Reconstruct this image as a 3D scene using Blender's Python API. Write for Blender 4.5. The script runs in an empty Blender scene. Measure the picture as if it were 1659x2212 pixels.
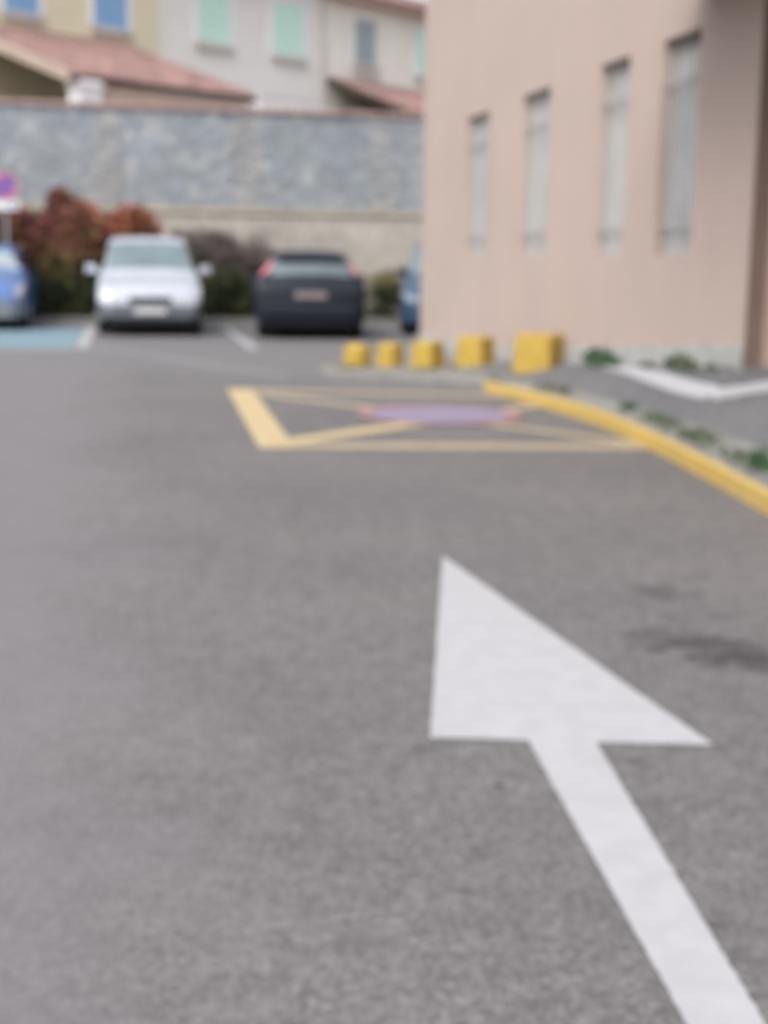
import bpy, math, random
import numpy as np
from mathutils import Vector, Matrix
from mathutils.bvhtree import BVHTree

random.seed(7)
SC = bpy.context.scene
COL = SC.collection
PI = math.pi

# ------------------------------------------------------------------ survey of the place
# a small hand camera at eye height 1.40 m; these helpers turn sight lines into real points
FPX, HZ = 2950.0, 1.40
PITCH, ROLL = math.atan(550 / FPX), 0.015
_f = Vector((0, math.cos(PITCH), -math.sin(PITCH)))
_r0, _u0 = Vector((1, 0, 0)), Vector((0, math.sin(PITCH), math.cos(PITCH)))
_r = math.cos(ROLL) * _r0 + math.sin(ROLL) * _u0
_u = math.cos(ROLL) * _u0 - math.sin(ROLL) * _r0
EYE = Vector((0, 0, HZ))


def sight(x, y):
    return _f + (x - 829.5) / FPX * _r - (y - 1106) / FPX * _u


def on_level(x, y, z=0.0):
    d = sight(x, y)
    return EYE + d * ((z - HZ) / d.z)


def on_plane(x, y, p, n):
    d = sight(x, y)
    return EYE + d * ((p - EYE).dot(n) / d.dot(n))


ANG = math.atan(564 / 3001.0)                       # street axis against the view
AX = Vector((-math.sin(ANG), math.cos(ANG), 0))     # along the bays and the pink wall
CR = Vector((math.cos(ANG), math.sin(ANG), 0))      # across them

# ------------------------------------------------------------------ nodes and materials


def new_mat(name, rough=0.8, metal=0.0, spec=0.5):
    m = bpy.data.materials.new(name)
    m.use_nodes = True
    nt = m.node_tree
    b = nt.nodes['Principled BSDF']
    b.inputs['Roughness'].default_value = rough
    b.inputs['Metallic'].default_value = metal
    b.inputs['Specular IOR Level'].default_value = spec
    return m, nt, b


def coords(nt):
    return nt.nodes.new('ShaderNodeTexCoord').outputs['Object']


def noise(nt, vec, scale, detail=4, rough=0.6):
    n = nt.nodes.new('ShaderNodeTexNoise')
    n.inputs['Scale'].default_value = scale
    n.inputs['Detail'].default_value = detail
    n.inputs['Roughness'].default_value = rough
    nt.links.new(vec, n.inputs['Vector'])
    return n.outputs['Fac']


def ramp(nt, fac, stops, interp='LINEAR'):
    r = nt.nodes.new('ShaderNodeValToRGB')
    r.color_ramp.interpolation = interp
    els = r.color_ramp.elements
    while len(els) < len(stops):
        els.new(0.5)
    for e, (p, c) in zip(els, stops):
        e.position = p
        e.color = (c[0], c[1], c[2], 1) if hasattr(c, '__len__') else (c, c, c, 1)
    nt.links.new(fac, r.inputs['Fac'])
    return r.outputs['Color']


def mix(nt, a, b, fac, mode='MIX'):
    m = nt.nodes.new('ShaderNodeMix')
    m.data_type = 'RGBA'
    m.blend_type = mode
    for sock, v in ((m.inputs['Factor'], fac), (m.inputs['A'], a), (m.inputs['B'], b)):
        if isinstance(v, (int, float)):
            sock.default_value = v
        elif hasattr(v, '__len__'):
            sock.default_value = (v[0], v[1], v[2], 1)
        else:
            nt.links.new(v, sock)
    return m.outputs['Result']


def mth(nt, op, a, b=None, clamp=False):
    m = nt.nodes.new('ShaderNodeMath')
    m.operation = op
    m.use_clamp = clamp
    for i, v in enumerate((a, b)):
        if v is None:
            continue
        if isinstance(v, (int, float)):
            m.inputs[i].default_value = v
        else:
            nt.links.new(v, m.inputs[i])
    return m.outputs[0]


def bump(nt, b, h, strength=0.3, dist=0.01):
    n = nt.nodes.new('ShaderNodeBump')
    n.inputs['Strength'].default_value = strength
    n.inputs['Distance'].default_value = dist
    nt.links.new(h, n.inputs['Height'])
    nt.links.new(n.outputs['Normal'], b.inputs['Normal'])


def sc3(c, k):
    return (c[0] * k, c[1] * k, c[2] * k)


def plain(name, c, rough=0.8, var=0.12, scale=6.0, bmp=0.0, metal=0.0, spec=0.5, fine=0):
    m, nt, b = new_mat(name, rough, metal, spec)
    v = coords(nt)
    f = noise(nt, v, scale, 5)
    col = ramp(nt, f, [(0.3, sc3(c, 1 - var)), (0.7, sc3(c, 1 + var))])
    if fine:
        f2 = noise(nt, v, fine, 2)
        col = mix(nt, col, ramp(nt, f2, [(0.35, 0.72), (0.65, 1.25)]), 0.6, 'MULTIPLY')
    nt.links.new(col, b.inputs['Base Color'])
    if bmp:
        bump(nt, b, noise(nt, v, scale * 14, 3), bmp, 0.01)
    return m


def car_paint(name, c, rough=0.28, metal=0.0, coat=0.8, spec=0.5):
    m, nt, b = new_mat(name, rough, metal, spec)
    f = noise(nt, coords(nt), 3.0, 4)
    nt.links.new(ramp(nt, f, [(0.3, sc3(c, 0.93)), (0.7, sc3(c, 1.05))]), b.inputs['Base Color'])
    b.inputs['Coat Weight'].default_value = coat
    b.inputs['Coat Roughness'].default_value = 0.08
    return m


def asphalt(name, lo, hi, tint_old=None):
    m, nt, b = new_mat(name, 0.88, spec=0.35)
    v = coords(nt)
    vo = nt.nodes.new('ShaderNodeTexVoronoi')
    vo.inputs['Scale'].default_value = 85
    nt.links.new(v, vo.inputs['Vector'])
    grains = ramp(nt, vo.outputs['Color'], [(0.05, sc3(lo, 0.74)), (0.5, lo), (0.95, sc3(hi, 1.15))])
    f1 = noise(nt, v, 34, 4, 0.75)
    col = mix(nt, grains, ramp(nt, f1, [(0.36, 0.72), (0.52, 1.0), (0.66, 1.28)]), 0.5, 'MULTIPLY')
    f2 = noise(nt, v, 0.7, 5, 0.6)
    col = mix(nt, col, ramp(nt, f2, [(0.35, (0.90, 0.90, 0.92)), (0.65, (1.08, 1.07, 1.06))]), 1.0, 'MULTIPLY')
    f3 = noise(nt, v, 9.0, 5, 0.75)
    col = mix(nt, col, ramp(nt, f3, [(0.33, 0.82), (0.5, 1.0), (0.67, 1.15)]), 1.0, 'MULTIPLY')
    if tint_old:
        sx = nt.nodes.new('ShaderNodeSeparateXYZ')
        nt.links.new(v, sx.inputs[0])
        X, Y = sx.outputs['X'], sx.outputs['Y']
        wob = mth(nt, 'MULTIPLY', mth(nt, 'SUBTRACT', noise(nt, v, 1.3, 4), 0.5), 1.6)
        # paler traffic-worn surface on the driving lane, left of a line running up the street
        d = mth(nt, 'ADD', mth(nt, 'MULTIPLY', mth(nt, 'ADD', X, mth(nt, 'MULTIPLY', Y, 0.205)), -1.0), wob)
        lane = ramp(nt, mth(nt, 'ADD', mth(nt, 'MULTIPLY', d, 0.9), 0.4), [(0.0, 0.0), (0.75, 1.0)])
        col = mix(nt, col, tint_old[0], mth(nt, 'MULTIPLY', lane, 0.62), 'MIX')
        # the older, bluer surfacing of the car park beyond the junction seam
        seam = mth(nt, 'ADD', mth(nt, 'ADD', Y, mth(nt, 'MULTIPLY', X, 0.55)), mth(nt, 'MULTIPLY', wob, 0.5))
        far = ramp(nt, mth(nt, 'MULTIPLY', mth(nt, 'SUBTRACT', seam, 14.0), 0.5), [(0.0, 0.0), (1.0, 1.0)])
        col = mix(nt, col, tint_old[1], mth(nt, 'MULTIPLY', far, 0.55), 'MIX')
        # damp and tyre stains with a shape of their own
        for (cx, cy, a, bb, rz, k) in STAINS:
            mp = nt.nodes.new('ShaderNodeMapping')
            mp.vector_type = 'TEXTURE'
            mp.inputs['Location'].default_value = (cx, cy, 0)
            mp.inputs['Rotation'].default_value = (0, 0, rz)
            mp.inputs['Scale'].default_value = (a, bb, 1)
            nt.links.new(v, mp.inputs['Vector'])
            ln = nt.nodes.new('ShaderNodeVectorMath')
            ln.operation = 'LENGTH'
            nt.links.new(mp.outputs[0], ln.inputs[0])
            dd = mth(nt, 'ADD', ln.outputs['Value'], mth(nt, 'MULTIPLY', mth(nt, 'SUBTRACT', noise(nt, v, 9.0, 6, 0.8), 0.5), 2.6))
            msk = ramp(nt, dd, [(0.35, 1.0), (1.0, 0.0)])
            col = mix(nt, col, (k, k, k * 1.02), msk, 'MULTIPLY')
    nt.links.new(col, b.inputs['Base Color'])
    bump(nt, b, vo.outputs['Distance'], 0.35, 0.004)
    return m


def road_paint(name, c, worn, under, thresh=0.5, soft=0.16):
    """paint on asphalt, worn through to the grains in patches"""
    m, nt, b = new_mat(name, 0.7, spec=0.3)
    v = coords(nt)
    f = noise(nt, v, 55, 4, 0.7)
    f2 = noise(nt, v, 4.0, 4)
    s = mth(nt, 'ADD', mth(nt, 'MULTIPLY', f, 0.6), mth(nt, 'MULTIPLY', f2, 0.4))
    msk = ramp(nt, s, [(thresh - soft, 0.0), (thresh + soft, 1.0)])
    base = ramp(nt, noise(nt, v, 9, 4), [(0.3, sc3(c, 0.90)), (0.7, sc3(c, 1.04))])
    col = mix(nt, base, under, mth(nt, 'MULTIPLY', msk, worn))
    nt.links.new(col, b.inputs['Base Color'])
    return m


def masonry(name, cols, mortar, scale, stretch=1.7):
    m, nt, b = new_mat(name, 0.92, spec=0.2)
    v = coords(nt)
    mp = nt.nodes.new('ShaderNodeMapping')
    mp.inputs['Scale'].default_value = (1.0, 1.0, stretch)
    nt.links.new(v, mp.inputs['Vector'])
    vec = mp.outputs[0]
    cell = nt.nodes.new('ShaderNodeTexVoronoi')
    edge = nt.nodes.new('ShaderNodeTexVoronoi')
    edge.feature = 'DISTANCE_TO_EDGE'
    for n in (cell, edge):
        n.inputs['Scale'].default_value = scale
        nt.links.new(vec, n.inputs['Vector'])
    sep = nt.nodes.new('ShaderNodeSeparateColor')
    nt.links.new(cell.outputs['Color'], sep.inputs[0])
    k = len(cols)
    stone = ramp(nt, sep.outputs[0], [(i / k, c) for i, c in enumerate(cols)], 'CONSTANT')
    stone = mix(nt, stone, ramp(nt, noise(nt, v, 1.1, 4), [(0.3, 0.8), (0.7, 1.2)]), 1.0, 'MULTIPLY')
    stone = mix(nt, stone, ramp(nt, noise(nt, v, 18, 4), [(0.3, 0.85), (0.7, 1.15)]), 1.0, 'MULTIPLY')
    col = mix(nt, mortar, stone, ramp(nt, edge.outputs['Distance'], [(0.03, 0.0), (0.07, 1.0)]))
    nt.links.new(col, b.inputs['Base Color'])
    bump(nt, b, ramp(nt, edge.outputs['Distance'], [(0.0, 0.0), (0.12, 1.0)]), 0.7, 0.03)
    return m


def leaves(name, stops, scale=2.2):
    m, nt, b = new_mat(name, 0.6, spec=0.3)
    v = coords(nt)
    f = noise(nt, v, scale, 3)
    c1 = ramp(nt, f, stops)
    c1 = mix(nt, c1, ramp(nt, noise(nt, v, 23, 2), [(0.3, 0.6), (0.7, 1.45)]), 1.0, 'MULTIPLY')
    nt.links.new(c1, b.inputs['Base Color'])
    return m


def glass(name, c, rough=0.06, spec=0.9):
    m, nt, b = new_mat(name, rough, spec=spec)
    f = noise(nt, coords(nt), 2.0, 3)
    nt.links.new(ramp(nt, f, [(0.3, sc3(c, 0.8)), (0.7, sc3(c, 1.2))]), b.inputs['Base Color'])
    b.inputs['Coat Weight'].default_value = 0.6
    return m


STAINS = []
for (px, py, a, bb, rz, k) in [(1440, 1380, 0.26, 0.22, 0.1, 0.68), (1570, 1405, 0.30, 0.24, 0.0, 0.60),
                               (1650, 1430, 0.28, 0.22, -0.1, 0.60), (1430, 1280, 0.17, 0.20, 0.6, 0.68),
                               (1500, 1245, 0.08, 0.10, 0.0, 0.8), (1560, 1330, 0.12, 0.10, 0.0, 0.8),
                               (1440, 1105, 0.12, 0.26, 0.0, 0.84), (1560, 1050, 0.10, 0.3, 0.0, 0.86),
                               (1075, 1697, 0.022, 0.03, 0.0, 0.45), (1040, 1855, 0.02, 0.02, 0.0, 0.6),
                               (905, 1620, 0.03, 0.04, 0.0, 0.6), (1380, 1650, 0.05, 0.07, 0.0, 0.75)]:
    q = on_level(px, py)
    STAINS.append((q.x, q.y, a, bb, rz, k))

M = {}
M['road'] = asphalt('road_asphalt', (0.158, 0.151, 0.151), (0.199, 0.190, 0.189), ((0.215, 0.203, 0.214), (0.190, 0.189, 0.197)))
M['path'] = asphalt('pavement_asphalt', (0.150, 0.150, 0.154), (0.190, 0.190, 0.194))
M['concrete'] = plain('old_concrete', (0.225, 0.22, 0.205), 0.9, 0.25, 3, 0.3, fine=30)
M['white_paint'] = road_paint('white_road_paint', (0.465, 0.463, 0.484), 0.14, (0.38, 0.37, 0.375), 0.6)
M['white_worn'] = road_paint('worn_white_road_paint', (0.50, 0.50, 0.51), 0.55, (0.24, 0.24, 0.245), 0.5, 0.2)
M['yellow_paint'] = road_paint('yellow_road_paint', (0.58, 0.455, 0.26), 0.25, (0.34, 0.29, 0.22), 0.58)
M['yellow_worn'] = road_paint('worn_yellow_road_paint', (0.52, 0.42, 0.27), 0.7, (0.225, 0.21, 0.20), 0.52, 0.16)
M['blue_road'] = road_paint('blue_road_paint', (0.30, 0.29, 0.49), 0.85, (0.21, 0.195, 0.22), 0.5, 0.3)
M['red_road'] = road_paint('red_road_paint', (0.50, 0.235, 0.26), 0.95, (0.18, 0.165, 0.165), 0.485, 0.16)
M['bay_blue'] = road_paint('bay_blue_paint', (0.20, 0.325, 0.385), 0.6, (0.22, 0.25, 0.27), 0.5)
M['kerb_yellow'] = road_paint('kerb_yellow_paint', (0.60, 0.41, 0.11), 0.5, (0.36, 0.30, 0.2), 0.60, 0.1)
M['block_yellow'] = plain('block_yellow_paint', (0.47, 0.315, 0.05), 0.6, 0.09, 5, 0.25, fine=26)
M['pink'] = plain('pink_render', (0.60, 0.478, 0.425), 0.92, 0.045, 1.2, 0.15, spec=0.2, fine=30)


def weathered(name, c, streak=0.06, rough=0.92):
    m, nt, b = new_mat(name, rough, spec=0.2)
    v = coords(nt)
    mp = nt.nodes.new('ShaderNodeMapping')
    mp.inputs['Scale'].default_value = (2.6, 2.6, 0.22)
    nt.links.new(v, mp.inputs['Vector'])
    col = ramp(nt, noise(nt, v, 0.6, 4), [(0.3, sc3(c, 0.95)), (0.7, sc3(c, 1.04))])
    col = mix(nt, col, ramp(nt, noise(nt, mp.outputs[0], 1.0, 5), [(0.35, 1 - streak), (0.65, 1.0)]), 1.0, 'MULTIPLY')
    col = mix(nt, col, ramp(nt, noise(nt, v, 30, 3), [(0.3, 0.93), (0.7, 1.06)]), 1.0, 'MULTIPLY')
    nt.links.new(col, b.inputs['Base Color'])
    bump(nt, b, noise(nt, v, 45, 3), 0.15, 0.01)
    return m


M['pink'] = weathered('weathered_pink_render', (0.51, 0.412, 0.366), 0.035)
M['plinth'] = plain('grey_plinth', (0.42, 0.42, 0.40), 0.9, 0.18, 4, 0.2, fine=20)
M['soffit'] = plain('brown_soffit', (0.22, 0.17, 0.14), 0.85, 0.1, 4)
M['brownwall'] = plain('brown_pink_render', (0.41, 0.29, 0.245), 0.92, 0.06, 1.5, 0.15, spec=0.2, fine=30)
M['jamb'] = plain('shaded_brown_jamb', (0.20, 0.145, 0.12), 0.9, 0.08, 2)  # porch wall brown with the shade under the canopy put into the colour
M['soffit_shade'] = plain('soffit_shade_brown', (0.11, 0.09, 0.08), 0.8, 0.1)  # dark brown standing in for the shade under the window soffits
M['grille'] = plain('grey_grille_steel', (0.40, 0.385, 0.38), 0.5, 0.06, 9)
M['winframe'] = plain('window_frame_grey', (0.52, 0.52, 0.52), 0.5, 0.05)
M['pane'] = glass('frosted_pane', (0.62, 0.65, 0.66), 0.30, 0.6)
M['stone'] = masonry('blue_grey_stone', [(0.285, 0.318, 0.362), (0.335, 0.367, 0.398), (0.29, 0.32, 0.342), (0.425, 0.432, 0.435), (0.268, 0.292, 0.322), (0.315, 0.352, 0.392)], (0.34, 0.362, 0.38), 4.4)
M['quoin'] = masonry('pale_quoin_stone', [(0.37, 0.37, 0.365), (0.31, 0.315, 0.325), (0.43, 0.425, 0.415), (0.33, 0.34, 0.35)], (0.35, 0.355, 0.36), 2.6)
M['wallbase'] = plain('stained_concrete', (0.46, 0.425, 0.38), 0.92, 0.22, 0.9, 0.3, fine=9)
M['ledge'] = plain('brown_ledge', (0.40, 0.35, 0.285), 0.92, 0.2, 2, 0.2)
M['tile'] = plain('terracotta_tile', (0.26, 0.158, 0.143), 0.85, 0.42, 1.6, 0.3, fine=5)
M['tile_pale'] = plain('pale_terracotta', (0.50, 0.345, 0.315), 0.85, 0.2, 2.5, 0.3, fine=5)
M['ochre'] = plain('ochre_render', (0.78, 0.70, 0.52), 0.92, 0.05, 0.8, 0.1, spec=0.2)
M['greige'] = plain('pale_grey_render', (0.82, 0.79, 0.765), 0.92, 0.05, 0.8, 0.1, spec=0.2)
M['cream'] = plain('cream_render', (0.82, 0.79, 0.735), 0.92, 0.06, 0.8, 0.1, spec=0.2)
M['porchwall'] = plain('porch_render', (0.56, 0.42, 0.35), 0.92, 0.10, 0.7, 0.1)
M['white_render'] = plain('white_trim', (0.86, 0.84, 0.87), 0.8, 0.04, 2)
M['trim_grey'] = plain('stone_sill', (0.56, 0.51, 0.49), 0.85, 0.06, 2)  # warm grey of the sills, window guard and downpipe
M['blue_shutter'] = plain('blue_shutter_paint', (0.25, 0.44, 0.70), 0.55, 0.06, 3)
M['green_shutter'] = plain('mint_shutter_paint', (0.61, 0.85, 0.76), 0.55, 0.05, 3)
M['grey_shutter'] = plain('blue_grey_shutter_paint', (0.34, 0.40, 0.43), 0.55, 0.12, 3)
M['verge'] = plain('verge_mortar', (0.42, 0.34, 0.28), 0.9, 0.1, 3)
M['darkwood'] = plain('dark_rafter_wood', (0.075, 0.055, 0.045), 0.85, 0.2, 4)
M['soil'] = plain('bed_soil', (0.10, 0.08, 0.06), 0.95, 0.3, 3, 0.4, fine=14)
M['earth'] = plain('terrace_earth', (0.20, 0.17, 0.13), 0.95, 0.2, 0.6)
M['tyre'] = plain('tyre_rubber', (0.018, 0.018, 0.02), 0.8, 0.1)
M['rim'] = plain('alloy_rim', (0.42, 0.43, 0.45), 0.35, 0.05, metal=0.7)
M['blackplastic'] = plain('black_plastic', (0.008, 0.009, 0.012), 0.8, 0.1, spec=0.15)
M['greyplastic'] = plain('grey_bumper_plastic', (0.17, 0.185, 0.205), 0.55, 0.1)
M['palegrey'] = plain('grey_bumper_paint', (0.105, 0.118, 0.138), 0.55, 0.1)
M['darkgrille'] = plain('dark_grille_mesh', (0.05, 0.06, 0.065), 0.6, 0.1)
M['plate'] = plain('plate_white', (0.55, 0.55, 0.56), 0.5, 0.04)
M['plate_dirty'] = plain('plate_dusty', (0.25, 0.21, 0.21), 0.6, 0.1)
M['lamp_clear'] = glass('clear_lamp', (0.62, 0.65, 0.70), 0.12)
M['lamp_red'] = glass('red_lamp', (0.66, 0.17, 0.21), 0.2)
M['lamp_pink'] = glass('pale_red_lamp', (0.46, 0.42, 0.43), 0.25)
M['car_glass'] = glass('car_glass', (0.17, 0.225, 0.245), 0.05)
M['car_glass_mid'] = glass('smoked_car_glass', (0.10, 0.135, 0.15), 0.05)
M['car_glass_pale'] = glass('pale_car_glass', (0.33, 0.40, 0.42), 0.05)
M['car_glass_dark'] = glass('tinted_car_glass', (0.03, 0.045, 0.048), 0.07)
M['paint_white'] = car_paint('white_car_paint', (0.50, 0.53, 0.60), 0.3)
M['paint_dark'] = car_paint('anthracite_car_paint', (0.013, 0.017, 0.029), 0.4, coat=0.1, spec=0.22)
M['paint_blue'] = car_paint('mid_blue_car_paint', (0.085, 0.18, 0.42), 0.28)
M['paint_navy'] = car_paint('petrol_blue_car_paint', (0.035, 0.085, 0.17), 0.28)
M['post'] = plain('galvanised_post', (0.36, 0.37, 0.38), 0.45, 0.08, metal=0.5)
M['sign_red'] = plain('sign_red', (0.62, 0.20, 0.26), 0.5, 0.03)
M['sign_blue'] = plain('sign_blue', (0.07, 0.06, 0.34), 0.5, 0.03)
M['sign_white'] = plain('sign_white', (0.70, 0.70, 0.72), 0.5, 0.03)
M['sign_mark'] = plain('sign_pictogram', (0.22, 0.26, 0.36), 0.5, 0.03)
M['bark'] = plain('shrub_bark', (0.09, 0.065, 0.05), 0.9, 0.2)
M['leaf_red'] = leaves('red_leaves', [(0.34, (0.13, 0.115, 0.04)), (0.43, (0.26, 0.10, 0.07)), (0.50, (0.20, 0.065, 0.062)), (0.56, (0.15, 0.055, 0.05)), (0.66, (0.36, 0.22, 0.08))])
M['leaf_orange'] = leaves('orange_red_leaves', [(0.36, (0.25, 0.18, 0.06)), (0.46, (0.38, 0.145, 0.085)), (0.56, (0.36, 0.07, 0.07)), (0.68, (0.42, 0.27, 0.08))])
M['leaf_olive'] = leaves('olive_leaves', [(0.36, (0.09, 0.09, 0.035)), (0.5, (0.16, 0.14, 0.05)), (0.62, (0.26, 0.19, 0.07))])
M['leaf_green'] = leaves('hedge_green_leaves', [(0.36, (0.022, 0.034, 0.018)), (0.5, (0.042, 0.052, 0.022)), (0.62, (0.085, 0.085, 0.035))])
M['leaf_dry'] = leaves('dry_brown_leaves', [(0.36, (0.085, 0.065, 0.065)), (0.5, (0.13, 0.105, 0.105)), (0.62, (0.20, 0.165, 0.14))])
M['weed'] = leaves('weed_leaves', [(0.36, (0.045, 0.085, 0.045)), (0.5, (0.07, 0.13, 0.065)), (0.62, (0.12, 0.18, 0.10))], 6)
M['weed_dull'] = leaves('dull_weed_leaves', [(0.36, (0.05, 0.065, 0.03)), (0.5, (0.09, 0.10, 0.05)), (0.62, (0.15, 0.15, 0.08))], 6)
M['weed_dark'] = leaves('dark_weed_leaves', [(0.36, (0.06, 0.085, 0.05)), (0.5, (0.09, 0.12, 0.07)), (0.62, (0.14, 0.16, 0.10))], 6)

# ------------------------------------------------------------------ object helpers


def tag(o, label=None, cat=None, group=None, kind=None):
    for k, v in (('label', label), ('category', cat), ('group', group), ('kind', kind)):
        if v:
            o[k] = v
    return o


def empty(name, loc=(0, 0, 0), rz=0.0, parent=None):
    o = bpy.data.objects.new(name, None)
    o.empty_display_size = 0.2
    COL.objects.link(o)
    o.location = loc
    o.rotation_euler = (0, 0, rz)
    o.parent = parent
    return o


class MB:
    def __init__(self):
        self.v, self.f = [], []

    def face(self, pts):
        n = len(self.v)
        self.v += [tuple(p) for p in pts]
        self.f.append(tuple(range(n, n + len(pts))))
        return self

    def box(self, a, b):
        x0, y0, z0 = a
        x1, y1, z1 = b
        n = len(self.v)
        self.v += [(x0, y0, z0), (x1, y0, z0), (x1, y1, z0), (x0, y1, z0), (x0, y0, z1), (x1, y0, z1), (x1, y1, z1), (x0, y1, z1)]
        self.f += [tuple(n + i for i in q) for q in ((0, 3, 2, 1), (4, 5, 6, 7), (0, 1, 5, 4), (1, 2, 6, 5), (2, 3, 7, 6), (3, 0, 4, 7))]
        return self

    def hexa(self, lo, hi):
        """prism between two matching rings"""
        n, k = len(self.v), len(lo)
        self.v += [tuple(p) for p in lo] + [tuple(p) for p in hi]
        self.f.append(tuple(n + i for i in reversed(range(k))))
        self.f.append(tuple(n + k + i for i in range(k)))
        for i in range(k):
            j = (i + 1) % k
            self.f.append((n + i, n + j, n + k + j, n + k + i))
        return self

    def cyl(self, c, axis, r, h, seg=20, r2=None):
        a = Vector(axis).normalized()
        t = a.orthogonal().normalized()
        s = a.cross(t)
        c = Vector(c)
        r2 = r if r2 is None else r2
        lo = [c + (t * math.cos(i * 2 * PI / seg) + s * math.sin(i * 2 * PI / seg)) * r for i in range(seg)]
        hi = [c + a * h + (t * math.cos(i * 2 * PI / seg) + s * math.sin(i * 2 * PI / seg)) * r2 for i in range(seg)]
        return self.hexa(lo, hi)

    def ring(self, c, axis, r0, r1, h, seg=28):
        a = Vector(axis).normalized()
        t = a.orthogonal().normalized()
        s = a.cross(t)
        c = Vector(c)
        n = len(self.v)
        for i in range(seg):
            d = t * math.cos(i * 2 * PI / seg) + s * math.sin(i * 2 * PI / seg)
            self.v += [tuple(c + d * r0), tuple(c + d * r1), tuple(c + d * r1 + a * h), tuple(c + d * r0 + a * h)]
        for i in range(seg):
            j = (i + 1) % seg
            for k in range(4):
                l = (k + 1) % 4
                self.f.append((n + i * 4 + k, n + i * 4 + l, n + j * 4 + l, n + j * 4 + k))
        return self

    def tube(self, pts, radii, seg=8):
        n = len(self.v)
        pts = [Vector(p) for p in pts]
        for i, p in enumerate(pts):
            d = (pts[min(i + 1, len(pts) - 1)] - pts[max(i - 1, 0)]).normalized()
            t = d.orthogonal().normalized()
            s = d.cross(t)
            for k in range(seg):
                self.v.append(tuple(p + (t * math.cos(k * 2 * PI / seg) + s * math.sin(k * 2 * PI / seg)) * radii[i]))
        for i in range(len(pts) - 1):
            for k in range(seg):
                l = (k + 1) % seg
                self.f.append((n + i * seg + k, n + i * seg + l, n + (i + 1) * seg + l, n + (i + 1) * seg + k))
        self.f.append(tuple(n + k for k in reversed(range(seg))))
        self.f.append(tuple(n + (len(pts) - 1) * seg + k for k in range(seg)))
        return self

    def build(self, name, mat, parent=None, smooth=False, bevel=0.0, seg=2):
        me = bpy.data.meshes.new(name)
        me.from_pydata(self.v, [], self.f)
        me.materials.append(mat)
        me.validate()
        o = bpy.data.objects.new(name, me)
        COL.objects.link(o)
        o.parent = parent
        if smooth:
            for p in me.polygons:
                p.use_smooth = True
        if bevel:
            b = o.modifiers.new('bevel', 'BEVEL')
            b.width = bevel
            b.segments = seg
            b.limit_method = 'ANGLE'
            b.angle_limit = 0.6
        return o


def rot2(p, a):
    return (p[0] * math.cos(a) - p[1] * math.sin(a), p[0] * math.sin(a) + p[1] * math.cos(a))


# ------------------------------------------------------------------ ground
g = MB()
g.face([(-150, -60, 0), (150, -60, 0), (150, 150, 0), (-150, 150, 0)])
tag(g.build('road', M['road']), kind='structure')

# pink building: its street wall runs from the far corner toward the viewer
d0 = sight(909, 600)
CORNER = EYE + d0 * (22.5 / d0.y)
CORNER.z = 0.0
RZB = math.atan2(-AX.y, -AX.x)          # local x runs along the wall toward us, local y into the building


def wall_pt(t, z=0.0, out=0.0):
    p = CORNER - AX * t - CR * out
    return Vector((p.x, p.y, z))


def base_z(t):
    return float(np.interp(t, [0, 3.9, 8.0, 12.05, 14, 20], [0.03, 0.05, 0.33, 0.63, 0.70, 0.80]))


# ------------------------------------------------------------------ pavement and kerb
KERB = [(2.30, 3.6), (2.30, 6.0), (2.19, 7.0), (2.165, 7.75), (2.085, 9.2), (1.985, 10.5), (1.77, 12.1), (1.389, 13.55),
        (1.149, 14.42), (0.92, 15.1), (0.40, 15.75), (-0.35, 16.05), (-0.70, 16.35), (-0.86, 16.9), (-0.72, 17.9), (-0.15, 20.2), (0.36, 22.4)]
KZ = [0.125] * 7 + [0.12, 0.10, 0.075, 0.06, 0.055, 0.05, 0.04, 0.04, 0.035, 0.03]
BT = [19, 16.5, 15.2, 14.2, 12.6, 11.2, 9.6, 8.3, 7.4, 6.6, 5.9, 5.2, 4.5, 3.8, 2.8, 1.2, 0.05]


def smooth_line(pts, n=6):
    P = [Vector(p) for p in pts]
    out = []
    for i in range(len(P) - 1):
        p0, p1, p2, p3 = P[max(i - 1, 0)], P[i], P[i + 1], P[min(i + 2, len(P) - 1)]
        for k in range(n):
            t = k / n
            out.append(0.5 * ((2 * p1) + (p2 - p0) * t + (2 * p0 - 5 * p1 + 4 * p2 - p3) * t * t + (3 * p1 - p0 - 3 * p2 + p3) * t ** 3))
    out.append(P[-1])
    return out


kerb = smooth_line([(x, y, z) for (x, y), z in zip(KERB, KZ)])
bts = [float(v) for v in np.interp(np.linspace(0, len(BT) - 1, len(kerb)), range(len(BT)), BT)]
bases = [wall_pt(t, base_z(t), -0.2 if t > 11.9 else -0.01) for t in bts]
STONE_W = 0.022                                         # kerb stone width
norms = []
for i, p in enumerate(kerb):
    d = kerb[min(i + 1, len(kerb) - 1)] - kerb[max(i - 1, 0)]
    norms.append(Vector((d.y, -d.x, 0)).normalized())  # toward the building
inner = [p + n * STONE_W for p, n in zip(kerb, norms)]
# concrete strip behind the kerb stone, then footway asphalt
pm, cm = MB(), MB()
NS = 9
rows = []
for i in range(len(kerb)):
    a, b = inner[i], bases[i]
    rows.append([a.lerp(b, k / NS) for k in range(NS + 1)])
for i in range(len(rows) - 1):
    for k in range(NS):
        q = (rows[i][k], rows[i][k + 1], rows[i + 1][k + 1], rows[i + 1][k])
        tgt = cm if (k < (2 if i < 50 else 3) or i > 58) else pm
        tgt.face((q[0], q[1], q[2]))
        tgt.face((q[0], q[2], q[3]))
tag(pm.build('pavement', M['path']), kind='structure')
tag(cm.build('pavement_edge', M['concrete']), kind='structure')
_v, _f3 = [], []
for mb in (pm, cm):
    o = len(_v)
    _v += mb.v
    _f3 += [tuple(o + i for i in f) for f in mb.f]
PAV = BVHTree.FromPolygons(_v, _f3)


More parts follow.
